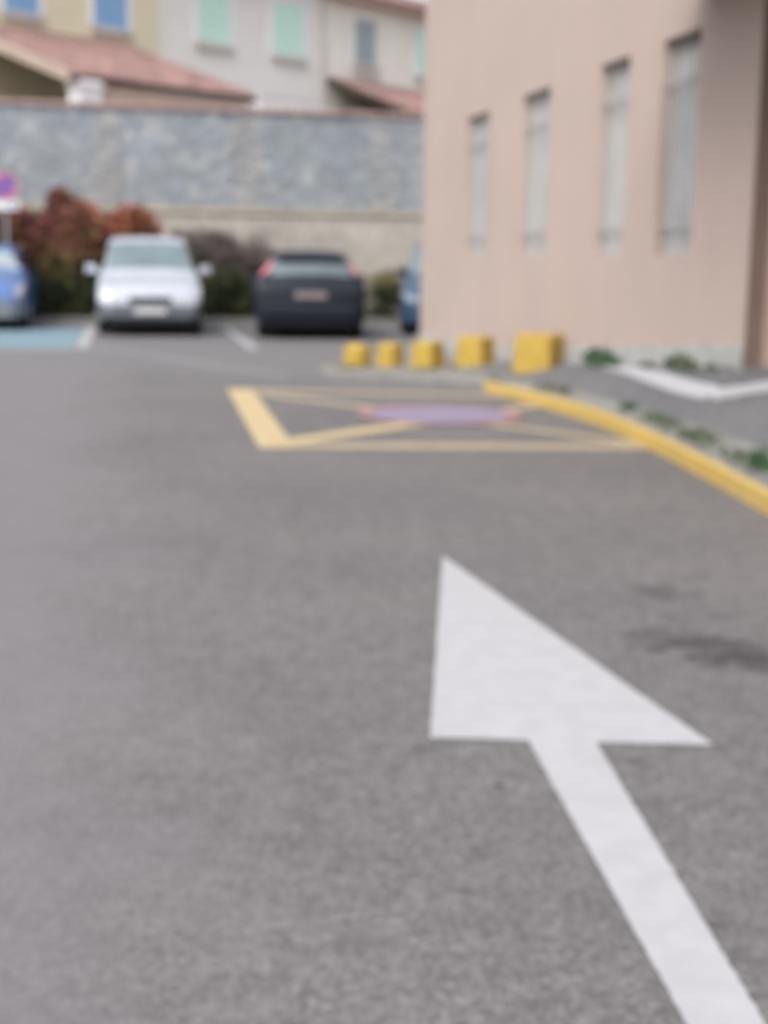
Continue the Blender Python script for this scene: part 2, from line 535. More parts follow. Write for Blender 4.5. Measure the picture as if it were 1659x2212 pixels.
def pav_z(x, y, dflt=0.0):
    h = PAV.ray_cast(Vector((x, y, 5)), Vector((0, 0, -1)))
    return h[0].z if h[0] is not None else dflt


def on_pave(px, py):
    d = sight(px, py)
    h = PAV.ray_cast(EYE, d.normalized())
    return h[0] if h[0] is not None else on_level(px, py, 0.3)


def kerb_run(i0, i1, name, mat):
    m = MB()
    prof = [(0.0, -0.05), (0.0, 1.0), (0.02, 1.02), (STONE_W, 1.02), (STONE_W, -0.05)]
    n0 = 0
    for i in range(i0, i1 + 1):
        for (s, h) in prof:
            p = kerb[i] + norms[i] * s
            z = kerb[i].z * h if h > 0 else -0.05
            if h > 1.0:
                z = kerb[i].z + 0.006
            elif h == 1.0:
                z = kerb[i].z - 0.014
            m.v.append((p.x, p.y, z))
    k = len(prof)
    for i in range(i1 - i0):
        for j in range(k - 1):
            m.f.append((i * k + j, i * k + j + 1, (i + 1) * k + j + 1, (i + 1) * k + j))
    m.f.append(tuple(range(k)))
    m.f.append(tuple(reversed(range((i1 - i0) * k, (i1 - i0) * k + k))))
    return m.build(name, mat)


YE = 8 * 6 + 3                                          # yellow paint ends where the kerb turns to the blocks
tag(kerb_run(0, YE, 'painted_kerb', M['kerb_yellow']), 'long kerb painted yellow, curving along the edge of the pavement', 'kerb')
tag(kerb_run(YE, len(kerb) - 1, 'kerb', M['concrete']), kind='structure')

# ------------------------------------------------------------------ road markings (thin sheets of paint)


def sheet(m, pts, z=0.004):
    m.face([(p[0], p[1], z) for p in pts])


def strip(m, a, b, w, z=0.004, shift=0.0):
    a, b = Vector((a[0], a[1])), Vector((b[0], b[1]))
    d = (b - a).normalized()
    n = Vector((-d.y, d.x))
    sheet(m, [a + n * (shift - w / 2), b + n * (shift - w / 2), b + n * (shift + w / 2), a + n * (shift + w / 2)], z)


tip, bl, br = on_level(956, 1202), on_level(929, 1596), on_level(1541, 1612)
sl, sr = on_level(1141, 1602), on_level(1288, 1606)
tl, tr = on_level(1481, 2212), on_level(1652, 2212)
tl2, tr2 = sl + (tl - sl) * 1.5, sr + (tr - sr) * 1.5
m = MB()
ar = [Vector((p.x, p.y)) for p in (tip, bl, sl, tl2, tr2, sr, br)]
rag = []
for i in range(7):
    a, b = ar[i], ar[(i + 1) % 7]
    n = max(2, int((b - a).length / 0.02))
    nn = Vector((-(b - a).y, (b - a).x)).normalized()
    for k in range(n):
        rag.append(a.lerp(b, k / n) + nn * random.gauss(0, 0.0011))
m.face([(p.x, p.y, 0.004) for p in rag])
tag(m.build('arrow_marking', M['white_paint']), 'large white arrow painted on the grey road, pointing ahead', 'road marking')

fl, nl = on_level(490, 840), on_level(560, 968)         # left side of the yellow box
nr = Vector((2.03, 10.24))
fr = Vector((1.17, 14.30))
boxr = empty('no_parking_box', (0, 0, 0))
tag(boxr, 'worn yellow box with a cross painted on the road beside the kerb', 'road marking')
a0, a1 = Vector((fl.x, fl.y)), Vector((nl.x, nl.y))
m = MB()
sheet(m, [a0, a1, a1 + Vector((0.27, 0.0)), a0 + Vector((0.27, 0.0))], 0.004)
m.build('side_line', M['yellow_paint'], boxr)
m = MB()
sheet(m, [a1 + Vector((0.275, 0.0)), nr + Vector((-0.03, 0)), nr + Vector((-0.06, 0.30)), a1 + Vector((0.225, 0.30))], 0.004)
m.build('edge_line', M['yellow_worn'], boxr)
m = MB()
sheet(m, [a0 + Vector((0.275, 0)), a0 + Vector((0.32, -0.32)), fr + Vector((0.07, -0.25)), fr], 0.004)
m.build('edge_line', M['yellow_worn'], boxr)


def px2(x, y):
    p = on_level(x, y)
    return Vector((p.x, p.y))


da0, da1 = px2(560, 850), px2(1400, 963)
db0, db1 = px2(612, 958), px2(1185, 874)
m = MB()
strip(m, da0, da1, 0.20, 0.006)
m.build('diagonal_line', M['yellow_worn'], boxr)
m = MB()
mid = px2(865, 908)
dm = db0.lerp(db1, 0.47)
strip(m, dm, db1, 0.22, 0.008)
strip(m, db0, dm, 0.25, 0.008)
do = m.build('diagonal_line', M['yellow_worn'], boxr)
do.data.materials.append(M['yellow_paint'])
do.data.polygons[1].material_index = 1
cpt = px2(950, 898)
sg = []
m = MB()
m.cyl((cpt.x, cpt.y, 0.010), (0, 0, 1), 0.62, 0.001, 40)
disc = m.build('painted_disc', M['blue_road'], boxr)
m = MB()
m.ring((cpt.x, cpt.y, 0.0125), (0, 0, 1), 0.60, 0.76, 0.001, 48)
dd = Vector((0.80, -0.60))
m2 = []
strip(m, cpt - dd * 0.61, cpt + dd * 0.61, 0.13, 0.0128)
m.build('red_ring', M['red_road'], disc)

# marking on the footway
pts = [(1305, 793), (1360, 802), (1420, 819), (1480, 838), (1540, 855)]
cl = [on_pave(*p) for p in pts]
fine = smooth_line(cl, 12)
m = MB()
for i in range(len(fine)):
    d = fine[min(i + 1, len(fine) - 1)] - fine[max(i - 1, 0)]
    n = Vector((-d.y, d.x, 0)).normalized()
    w = 0.03 + 0.045 * min(1.0, i / 24)
    for s in (-1, -0.5, 0, 0.5, 1):
        q = fine[i] + n * w * s
        m.v.append((q.x, q.y, pav_z(q.x, q.y, fine[i].z) + 0.010))
for i in range(len(fine) - 1):
    for k in range(4):
        m.f.append((i * 5 + k, i * 5 + k + 1, i * 5 + k + 6, i * 5 + k + 5))
bent = empty('pavement_marking')
tag(bent, 'bent white line painted on the dark pavement by the pink wall', 'road marking')
m.build('bright_line', M['white_paint'], bent)
m = MB()
fine = smooth_line([on_pave(*p) for p in [(1540, 856), (1590, 848), (1655, 837), (1720, 828)]], 5)
for i in range(len(fine)):
    d = fine[min(i + 1, len(fine) - 1)] - fine[max(i - 1, 0)]
    n = Vector((-d.y, d.x, 0)).normalized()
    for s in (-1, 0, 1):
        q = fine[i] + n * 0.10 * s
        m.v.append((q.x, q.y, pav_z(q.x, q.y, fine[i].z) + 0.010))
for i in range(len(fine) - 1):
    for k in range(2):
        m.f.append((i * 3 + k, i * 3 + k + 1, i * 3 + k + 4, i * 3 + k + 3))
m.build('faint_line', M['white_worn'], bent)

# bay lines of the car park: along the street axis
O2 = Vector((-1.995, 20.77))
ax2, cr2 = Vector((AX.x, AX.y)), Vector((CR.x, CR.y))


def bay(s, l, h=0.0):
    return O2 + cr2 * s + ax2 * l


m = MB()
strip(m, bay(0.0, 0.0), bay(0.0, 6.2), 0.14)
tag(m.build('bay_line', M['white_worn']), 'white bay line on the ground between the white car and the black car', 'bay line')
m = MB()
strip(m, bay(-2.57, 0.2), bay(-2.57, 6.2), 0.17)
tag(m.build('bay_line', M['white_worn']), 'white bay line at the right edge of the blue painted bay', 'bay line')
m = MB()
sheet(m, [bay(-2.67, 0.16), bay(-2.67, 5.4), bay(-7.0, 5.4), bay(-7.0, 0.16)], 0.003)
blue_bay = empty('disabled_bay')
tag(blue_bay, 'light blue painted parking bay beside the white car', 'parking bay')
m.build('blue_surface', M['bay_blue'], blue_bay)
m = MB()
strip(m, bay(-2.67, 0.0), bay(-7.0, 0.0), 0.16)
m.build('white_border', M['white_worn'], blue_bay)
# tar seam across the car-park lane
m = MB()
sp = [px2(170, 745), px2(330, 768), px2(470, 792), px2(620, 812)]
for i in range(3):
    strip(m, sp[i], sp[i + 1], 0.22, 0.003)
tag(m.build('road_seam', plain('seam_filler', (0.245, 0.243, 0.25), 0.9, 0.12, 12, fine=40)), kind='structure')

# ------------------------------------------------------------------ yellow concrete blocks
BL = [(771, 794, 0.035, 0.29, 0.34, 0.285, 0.85), (843, 793, 0.05, 0.28, 0.28, 0.285, 0.95), (925, 796, 0.09, 0.33, 0.32, 0.315, 0.95),
      (1029, 791, 0.17, 0.38, 0.37, 0.345, 0.98), (1168, 799, 0.23, 0.43, 0.46, 0.375, 1.02)]
BLAB = ['small rounded yellow concrete block ending the row in front of the black car',
        'narrow yellow concrete block, second from the black car end of the row',
        'middle one of five yellow concrete blocks, dark weeds at its foot',
        'yellow concrete block between the largest and the middle one',
        'largest yellow concrete block, the one closest to the painted kerb']
for i, (px, py, z, w, dp, h, rz) in enumerate(BL):
    p = on_level(px, py, z)
    zz = pav_z(p.x, p.y, 0.0)
    p = on_level(px, py, zz)
    zz = pav_z(p.x, p.y, 0.0)
    p = on_level(px, py, zz)
    # the foot that shows is the near one: set the centre a little further off
    c = Vector((p.x, p.y + 0.2, 0))
    zc = min(pav_z(c.x, c.y, 0), zz + 0.03)
    tp = 0.90
    lo = [(sx * w / 2, sy * dp / 2, -0.06) for sx, sy in ((-1, -1), (1, -1), (1, 1), (-1, 1))]
    hi = [(sx * w / 2 * tp, sy * dp / 2 * tp, h) for sx, sy in ((-1, -1), (1, -1), (1, 1), (-1, 1))]
    m = MB().hexa(lo, hi)
    o = m.build('concrete_block', M['block_yellow'], bevel=[0.085, 0.045, 0.035, 0.025, 0.022][i], seg=3)
    o.location = (c.x, c.y, zz)
    o.rotation_euler = (0.0, 0.0, rz)
    tag(o, BLAB[i], 'concrete block', 'yellow blocks in a row on the pavement tip')

# ------------------------------------------------------------------ pink building
bld = empty('pink_building', CORNER, RZB)
tag(bld, 'pink rendered building with four tall barred windows beside the pavement', 'building')
WIN = [(2.92, 4.07), (5.67, 6.75), (8.44, 9.26), (10.09, 10.91)]
WZ0, WZ1, TEND, HT = 1.455, 3.305, 12.06, 6.4
PZ = 0.0
wall = MB()
cols = [0.0]
for a, b in WIN:
    cols += [a, b]
cols += [TEND]
for i in range(len(cols) - 1):
    x0, x1 = cols[i], cols[i + 1]
    if (x0, x1) in WIN:
        spans = [(0, WZ0), (WZ1, HT)]
    else:
        spans = [(0, WZ0), (WZ0, WZ1), (WZ1, HT)]
    for z0, z1 in spans:
        wall.face([(x0, 0, z0), (x1, 0, z0), (x1, 0, z1), (x0, 0, z1)])
RD = 0.15
for a, b in WIN:                                        # reveals
    wall.face([(a, 0, WZ0), (a, 0, WZ1), (a, RD, WZ1), (a, RD, WZ0)])
    wall.face([(b, 0, WZ0), (b, RD, WZ0), (b, RD, WZ1), (b, 0, WZ1)])
    wall.face([(a, 0, WZ0), (a, RD, WZ0), (b, RD, WZ0), (b, 0, WZ0)])
    wall.face([(a, 0, WZ1), (b, 0, WZ1), (b, RD, WZ1), (a, RD, WZ1)])
wall.face([(0, 0, 0), (0, 0, HT), (0, 9, HT), (0, 9, 0)])      # end wall toward the car park
wall.face([(0, 0, HT), (TEND, 0, HT), (TEND, 9, HT), (0, 9, HT)])
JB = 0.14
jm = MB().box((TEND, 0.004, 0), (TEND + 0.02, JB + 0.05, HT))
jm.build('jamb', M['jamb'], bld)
wall.build('wall', M['pink'], bld)
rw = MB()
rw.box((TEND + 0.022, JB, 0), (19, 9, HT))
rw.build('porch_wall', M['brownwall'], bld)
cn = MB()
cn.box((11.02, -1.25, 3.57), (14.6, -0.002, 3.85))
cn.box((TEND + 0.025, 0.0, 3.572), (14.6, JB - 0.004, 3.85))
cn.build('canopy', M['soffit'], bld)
pl = MB()
ts = [0.0, 2, 3.9, 6, 8, 9.5, 11, TEND]
for i in range(len(ts) - 1):
    a, b = ts[i], ts[i + 1]
    za, zb = base_z(a) + 0.17, base_z(b) + 0.15
    pl.hexa([(a, -0.025, -0.1), (b, -0.025, -0.1), (b, -0.001, -0.1), (a, -0.001, -0.1)], [(a, -0.025, za), (b, -0.025, zb), (b, -0.001, zb), (a, -0.001, za)])
pl.build('plinth', M['plinth'], bld)
for wi, (a, b) in enumerate(WIN):
    fr_ = MB()
    y0, y1 = RD - 0.045, RD - 0.005
    t = 0.05
    fr_.box((a, y0, WZ0), (a + t, y1, WZ1))
    fr_.box((b - t, y0, WZ0), (b, y1, WZ1))
    fr_.box((a + t, y0, WZ0), (b - t, y1, WZ0 + t))
    fr_.box((a + t, y0, WZ1 - t), (b - t, y1, WZ1))
    
    fro = fr_.build('window', M['winframe'], bld)
    pn = MB()
    pn.box((a + t, RD - 0.022, WZ0 + t), (b - t, RD - 0.012, WZ1 - t))
    pn.build('pane', M['pane'], fro)
    gr = MB()
    n = max(6, round((b - a) / 0.105))
    for k in range(1, n):
        x = a + (b - a) * k / n
        gr.cyl((x, 0.045, WZ0 + 0.03), (0, 0, 1), 0.008, WZ1 - WZ0 - 0.06, 8)
    for fz in (0.135, 0.80):
        z = WZ0 + (WZ1 - WZ0) * fz
        gr.box((a - 0.02, 0.032, z - 0.018), (b + 0.02, 0.058, z + 0.018))
    gr.build('grille', M['grille'], fro)
    MB().box((a + 0.003, 0.07, WZ1 - 0.08), (b - 0.003, RD - 0.048, WZ1 - 0.003)).build('soffit_shade_strip', M['soffit_shade'], fro)  # dark strip added at the window top to paint the soffit's shade

# ------------------------------------------------------------------ stone retaining wall behind the car park
dw = sight(450, 500)
PW = EYE + dw * 30.0
PW.z = 0
wl = empty('retaining_wall', PW, ANG)                    # local x across, local y away from us
tag(wl, 'tall blue grey stone retaining wall with a terracotta coping, behind the parked cars', 'wall')
LZ, TZ = 2.30, 4.475
MB().box((-24, 0.0, LZ + 0.12), (24, 0.8, TZ)).build('stone_face', M['stone'], wl)
MB().box((-24, -0.10, 0), (24, 0.8, LZ - 0.002)).build('concrete_base', M['wallbase'], wl)
lm = MB()
lm.hexa([(-24, -0.16, LZ), (24, -0.16, LZ), (24, 0.3, LZ), (-24, 0.3, LZ)], [(-24, -0.13, LZ + 0.10), (24, -0.13, LZ + 0.10), (24, 0.3, LZ + 0.118), (-24, 0.3, LZ + 0.118)])
lm.build('ledge', M['ledge'], wl)
cp = MB()
cp.box((-24, -0.06, TZ + 0.002), (24, 0.86, TZ + 0.05))
for k in range(-110, 111):
    x = k * 0.2
    cp.cyl((x, -0.09, TZ + 0.04), (0, 1, 0), 0.06, 0.96, 8)
cp.build('coping', M['tile_pale'], wl)
for k in range(-4, 5):
    pt = on_plane(234 + 297 * k if True else 0, 345, PW, AX)
    lx = (pt - PW).dot(CR)
    q = MB()
    zz = LZ + 0.12
    j = 0
    while zz < TZ - 0.05:
        h = random.uniform(0.16, 0.26)
        w = (0.36 if j % 2 else 0.24) * random.uniform(0.85, 1.2)
        q.box((lx - w * random.uniform(0.85, 1.1), -random.uniform(0.012, 0.03), zz + 0.006), (lx + w * random.uniform(0.85, 1.1), 0.1, min(zz + h - 0.006, TZ - 0.01)))
        zz += h
        j += 1
    q.build('stone_pier', M['quoin'], wl)

tm = MB()
wp = lambda s, l, z: (PW.x + CR.x * s + AX.x * l, PW.y + CR.y * s + AX.y * l, z)
tm.face([wp(-60, 0.5, 4.2), wp(60, 0.5, 4.2), wp(60, 90, 4.2), wp(-60, 90, 4.2)])
tag(tm.build('terrace', M['earth']), kind='structure')
bm_ = MB()
bm_.face([wp(-24, -2.1, 0.06), wp(24, -2.1, 0.06), wp(24, -0.1, 0.16), wp(-24, -0.1, 0.16)])
tag(bm_.build('planting_bed', M['soil']), kind='structure')
bk = MB()
bk.hexa([wp(-24, -2.25, -0.02), wp(24, -2.25, -0.02), wp(24, -2.1, -0.02), wp(-24, -2.1, -0.02)], [wp(-24, -2.25, 0.12), wp(24, -2.25, 0.12), wp(24, -2.1, 0.12), wp(-24, -2.1, 0.12)])
tag(bk.build('bed_kerb', M['concrete']), kind='structure')

# ------------------------------------------------------------------ houses on the terrace
HA = math.atan((3530 - 829.5) / 3001.0)
FA = Vector((math.sin(HA), math.cos(HA), 0))            # along the facades, away to the right
FN = Vector((math.cos(HA), -math.sin(HA), 0))           # out of the facades
dh = sight(45, 150)
PH = EYE + dh * (37.0 / dh.y)
PH.z = 0
RZH = math.atan2(FA.y, FA.x)


def fac(px, py, out=0.0):
    p = on_plane(px, py, PH + FN * out, FN)
    return (p - PH).dot(FA), p.z


def fx(px, py=150, out=0.0):
    return fac(px, py, out)[0]


GZ = 4.19


def house(name, label, mat, x0, x1, ztop, roof=True):
    r = empty(name, (PH.x, PH.y, 0), RZH)
    tag(r, label, 'house')
    w = MB().box((x0, 0, GZ), (x1, 9, ztop))
    w.build('wall', mat, r)
    if roof:
        rm = MB()
        zr = ztop + 0.02
        n = max(2, int((x1 - x0 + 0.3) / 0.11))
        xs = np.linspace(x0 - 0.1, x1 + 0.1, n)
        for i in range(n - 1):
            zi, zj = 0.05 * (i % 2), 0.05 * ((i + 1) % 2)
            rm.face([(xs[i], -0.55, zr + zi - 0.05), (xs[i + 1], -0.55, zr + zj - 0.05), (xs[i + 1], 4.5, zr + 1.5 + zj), (xs[i], 4.5, zr + 1.5 + zi)])
            rm.face([(xs[i], 4.5, zr + 1.5 + zi), (xs[i + 1], 4.5, zr + 1.5 + zj), (xs[i + 1], 9.5, zr + zj), (xs[i], 9.5, zr + zi)])
        rm.build('roof', M['tile'], r)
        ev = MB()
        ev.box((x0, -0.5, zr - 0.20), (x1, -0.002, zr - 0.09))
        ev.build('eave', M['tile_pale'], r)
    return r


def h_window(r, x0, x1, z0, z1, smat, leaves_n=2, frame=0.17, label=None):
    f = MB()
    y0, y1 = -0.04, -0.002
    f.box((x0 - frame, y0, z0), (x0, y1, z1))
    f.box((x1, y0, z0), (x1 + frame, y1, z1))
    f.box((x0 - frame, y0, z1 + 0.001), (x1 + frame, y1, z1 + frame))
    fo = f.build('window', M['white_render'], r)
    if label:
        fo['label'] = label
    w = (x1 - x0) / leaves_n
    for k in range(leaves_n):
        s = MB()
        a, b = x0 + w * k + 0.006, x0 + w * (k + 1) - 0.006
        s.box((a, -0.03, z0 + 0.004), (b, -0.003, z1 - 0.004))
        nb = int((z1 - z0) / 0.11)
        for i in range(1, nb):
            z = z0 + (z1 - z0) * i / nb
            s.box((a + 0.06, -0.036, z - 0.03), (b - 0.06, -0.0301, z + 0.03))
        s.build('shutter', smat, fo)
    s = MB()
    s.box((x0 - frame * 0.6, -0.13, z0 - 0.19), (x1 + frame * 0.6, -0.002, z0 - 0.002))
    s.build('sill', M['trim_grey'], fo)
    return fo


xa, xb, xc = fx(-260, 120), fx(344, 120), fx(697, 120)
xd = fx(1150, 120)
h1 = house('ochre_house', 'ochre house with bright blue shutters above the lean-to roof', M['ochre'], xa, xb - 0.005, 10.4)
h2 = house('grey_house', 'pale grey house with mint green shutters', M['greige'], xb + 0.005, xc - 0.005, 9.9)
ev = fac(840, 16)
h3 = house('cream_house', 'cream house with blue grey shutters and a low tiled eave', M['cream'], xc + 0.005, xd, ev[1] + 0.10)


def win_px(r, l, rr, ybot_l, ybot_r, ytop_r, smat, label=None, **k):
    x0, z0 = fac(l, ybot_l)
    x1, z0b = fac(rr, ybot_r)
    z1 = fac(rr, ytop_r)[1]
    return h_window(r, x0, x1, (z0 + z0b) / 2, z1, smat, label=label, **k)


s1 = win_px(h1, 9, 83, 23, 32, -110, M['blue_shutter'])
win_px(h1, 203, 274, 55, 64, -78, M['blue_shutter'])
win_px(h1, -200, -120, -16, -2, -140, M['blue_shutter'])
win_px(h2, 427, 495, 90, 99, -32, M['green_shutter'])
win_px(h2, 590, 655, 117, 127, 14, M['green_shutter'])
win_px(h3, 764, 810, 135, 142, 48, M['grey_shutter'], frame=0.05)
win_px(h3, 896, 942, 160, 168, 72, M['green_shutter'], frame=0.05)
# window guard below the grey shutters
gx0, gz0 = fac(752, 162)
gx1, gz1 = fac(812, 146)
m = MB()
for k in range(9):
    x = gx0 + (gx1 - gx0) * k / 8
    m.box((x - 0.012, -0.24, gz0 + 0.03), (x + 0.012, -0.216, gz0 + 0.36))
m.box((gx0 - 0.03, -0.25, gz0), (gx1 + 0.03, -0.135, gz0 + 0.03))
m.box((gx0 - 0.03, -0.25, gz0 + 0.36), (gx1 + 0.03, -0.21, gz0 + 0.40))
m.build('window_guard', M['trim_grey'], h3)
dp = MB()
dp.cyl((xc - 0.06, -0.07, GZ), (0, 0, 1), 0.055, 5.6, 12)
dp.build('downpipe', M['trim_grey'], h2)
dpt = MB()
dpt.box((xc - 0.2, -0.16, 9.55), (xc + 0.08, -0.005, 9.8))
dpt.build('gutter_outlet', M['darkwood'], h2)


def lean_to(r, tl_px, tr_px, bl_px, br_px, ext_l=0.0, wallmat=None):
    """a lean-to tiled roof on the facade: solve projection and drop so its eave falls where seen"""
    x0, zt0 = fac(*tl_px)
    x1, zt1 = fac(*tr_px)
    zt = (zt0 + zt1) / 2
    best = None
    for p100 in range(60, 700, 5):
        p = p100 / 100
        xe0, ze0 = fac(bl_px[0], bl_px[1], p)
        xe1, ze1 = fac(br_px[0], br_px[1], p)
        e = abs(xe0 - x0) + abs(xe1 - x1) + 0.5 * abs(ze0 - ze1)
        if best is None or e < best[0]:
            best = (e, p, ze0, ze1, xe0, xe1)
    print('lean-to', best, 'x', x0, x1, 'z', zt0, zt1)
    return best, x0, x1, zt


def roof_mesh(x0, x1, zt, p, ze, thick=0.14):
    rm = MB()
    n = int((x1 - x0) / 0.055)
    xs = np.linspace(x0, x1, n)
    for i in range(n - 1):
        za = 0.035 * math.sin(i * PI / 2)
        zb = 0.035 * math.sin((i + 1) * PI / 2)
        rm.face([(xs[i], -p, ze + za), (xs[i + 1], -p, ze + zb), (xs[i + 1], -0.003, zt + zb), (xs[i], -0.003, zt + za)])
    return rm


best, x0, x1, zt = lean_to(h1, (-139, 36), (264, 91), (160, 162), (560, 206))
_, P1, ze0, ze1, xe0, xe1 = best
ze = (ze0 + ze1) / 2
x0, x1 = (x0 + xe0) / 2, (x1 + xe1) / 2
porch = roof_mesh(x0, x1, zt, P1, ze).build('porch_roof', M['tile'], h1)
m = MB()                                                 # pale verge, rafters, dark fascia
m.hexa([(x0 - 0.12, -P1 - 0.02, ze - 0.20), (x0 - 0.001, -P1 - 0.02, ze - 0.20), (x0 - 0.001, -0.004, zt - 0.20), (x0 - 0.12, -0.004, zt - 0.20)],
       [(x0 - 0.12, -P1 - 0.02, ze + 0.04), (x0 - 0.001, -P1 - 0.02, ze + 0.04), (x0 - 0.001, -0.004, zt + 0.04), (x0 - 0.12, -0.004, zt + 0.04)])
m.build('verge', M['verge'], porch)
m = MB()
m.hexa([(x0 + 0.002, -P1 + 0.03, ze - 0.13), (x1 - 0.02, -P1 + 0.03, ze - 0.13), (x1 - 0.02, -0.004, zt - 0.13), (x0 + 0.002, -0.004, zt - 0.13)],
       [(x0 + 0.002, -P1 + 0.03, ze - 0.05), (x1 - 0.02, -P1 + 0.03, ze - 0.05), (x1 - 0.02, -0.004, zt - 0.05), (x0 + 0.002, -0.004, zt - 0.05)])
m.build('rafter_deck', M['darkwood'], porch)
m = MB()
m.box((x0 + 0.01, -P1 + 0.03, ze - 0.15), (x1 - 0.03, -P1 + 0.10, ze - 0.135))
m.build('beam', M['darkwood'], porch)
pc = fac(180, 190, P1 - 0.3)[0]
m = MB()
m.box((pc - 0.30, -P1 + 0.0, GZ), (pc + 0.30, -P1 + 0.45, ze - 0.10))
m.box((pc - 0.36, -P1 - 0.05, ze - 0.26), (pc + 0.36, -P1 + 0.5, ze - 0.20))
m.build('porch_pillar', M['white_render'], h1)
m = MB()
m.box((pc + 0.32, -P1 + 0.12, GZ), (x1 - 0.3, -P1 + 0.25, ze - 0.16))
m.build('porch_screen', M['porchwall'], h1)

best, y0, y1, zt2 = lean_to(h3, (712, 169), (907, 195), (880, 240), (1080, 262))
_, P2, zea, zeb, xea, xeb = best
ze2 = (zea + zeb) / 2
y0 = (y0 + xea) / 2
roof2 = roof_mesh(y0, y0 + 6.0, zt2, P2, ze2).build('porch_roof', M['tile'], h3)
m = MB()
m.hexa([(y0 - 0.05, -P2, ze2 - 0.15), (y0 + 5.9, -P2, ze2 - 0.15), (y0 + 5.9, -0.004, zt2 - 0.15), (y0 - 0.05, -0.004, zt2 - 0.15)],
       [(y0 - 0.05, -P2, ze2 - 0.05), (y0 + 5.9, -P2, ze2 - 0.05), (y0 + 5.9, -0.004, zt2 - 0.05), (y0 - 0.05, -0.004, zt2 - 0.05)])
m.build('rafter_deck', M['darkwood'], roof2)
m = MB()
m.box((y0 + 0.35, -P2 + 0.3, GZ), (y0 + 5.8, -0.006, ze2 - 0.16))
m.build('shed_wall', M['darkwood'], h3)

pa = on_plane(560, 215, PH + FN * 1.6, FN)
pb = on_plane(700, 230, PH + FN * 1.6, FN)
wz = on_plane(600, 206, PH + FN * 1.6, FN).z
xA, xB = (pa - PH).dot(FA), (pb - PH).dot(FA)
tr_ = empty('terrace_wall', (PH.x, PH.y, 0), RZH)
tag(tr_, 'low white parapet in front of the pale grey house, above the stone wall', 'wall')
MB().box((xA, -1.6, GZ), (xB, -1.42, wz - 0.06)).build('parapet', M['white_render'], tr_)
MB().box((xA - 0.03, -1.64, wz - 0.058), (xB + 0.03, -1.38, wz)).build('cap', M['white_render'], tr_)

# ------------------------------------------------------------------ cars


def catmull(P, n):
    """P: (k, m, 3) array -> densified along axis 0"""
    k = P.shape[0]
    out = []
    for i in range(k - 1):
        p0, p1, p2, p3 = P[max(i - 1, 0)], P[i], P[i + 1], P[min(i + 2, k - 1)]
        for j in range(n):
            t = j / n
            out.append(0.5 * (2 * p1 + (p2 - p0) * t + (2 * p0 - 5 * p1 + 4 * p2 - p3) * t * t + (3 * p1 - p0 - 3 * p2 + p3) * t ** 3))
    out.append(P[-1])
    return np.array(out)


NSUB, RSUB = 6, 5


def car_rings(st, wsc=1.0):
    rings = []
    for (y, w, zb, zs, zt, wr) in st:
        w = w * wsc
        zm = min(0.56, zs - 0.10)
        half = [(0, zb), (0.80 * w, zb), (0.965 * w, zb + 0.07), (w, zm), (0.99 * w, zs - 0.06), (0.955 * w, zs + 0.005), (wr, zt - 0.085 if zt - zs > 0.2 else zt - 0.03), (wr - 0.10, zt - 0.022), (wr * 0.45, zt), (0, zt + 0.006)]
        rings.append([(x, y, z) for x, z in half])
    P = np.array(rings, dtype=float)
    P = catmull(P, NSUB)
    P = catmull(P.transpose(1, 0, 2), RSUB).transpose(1, 0, 2)
    return P


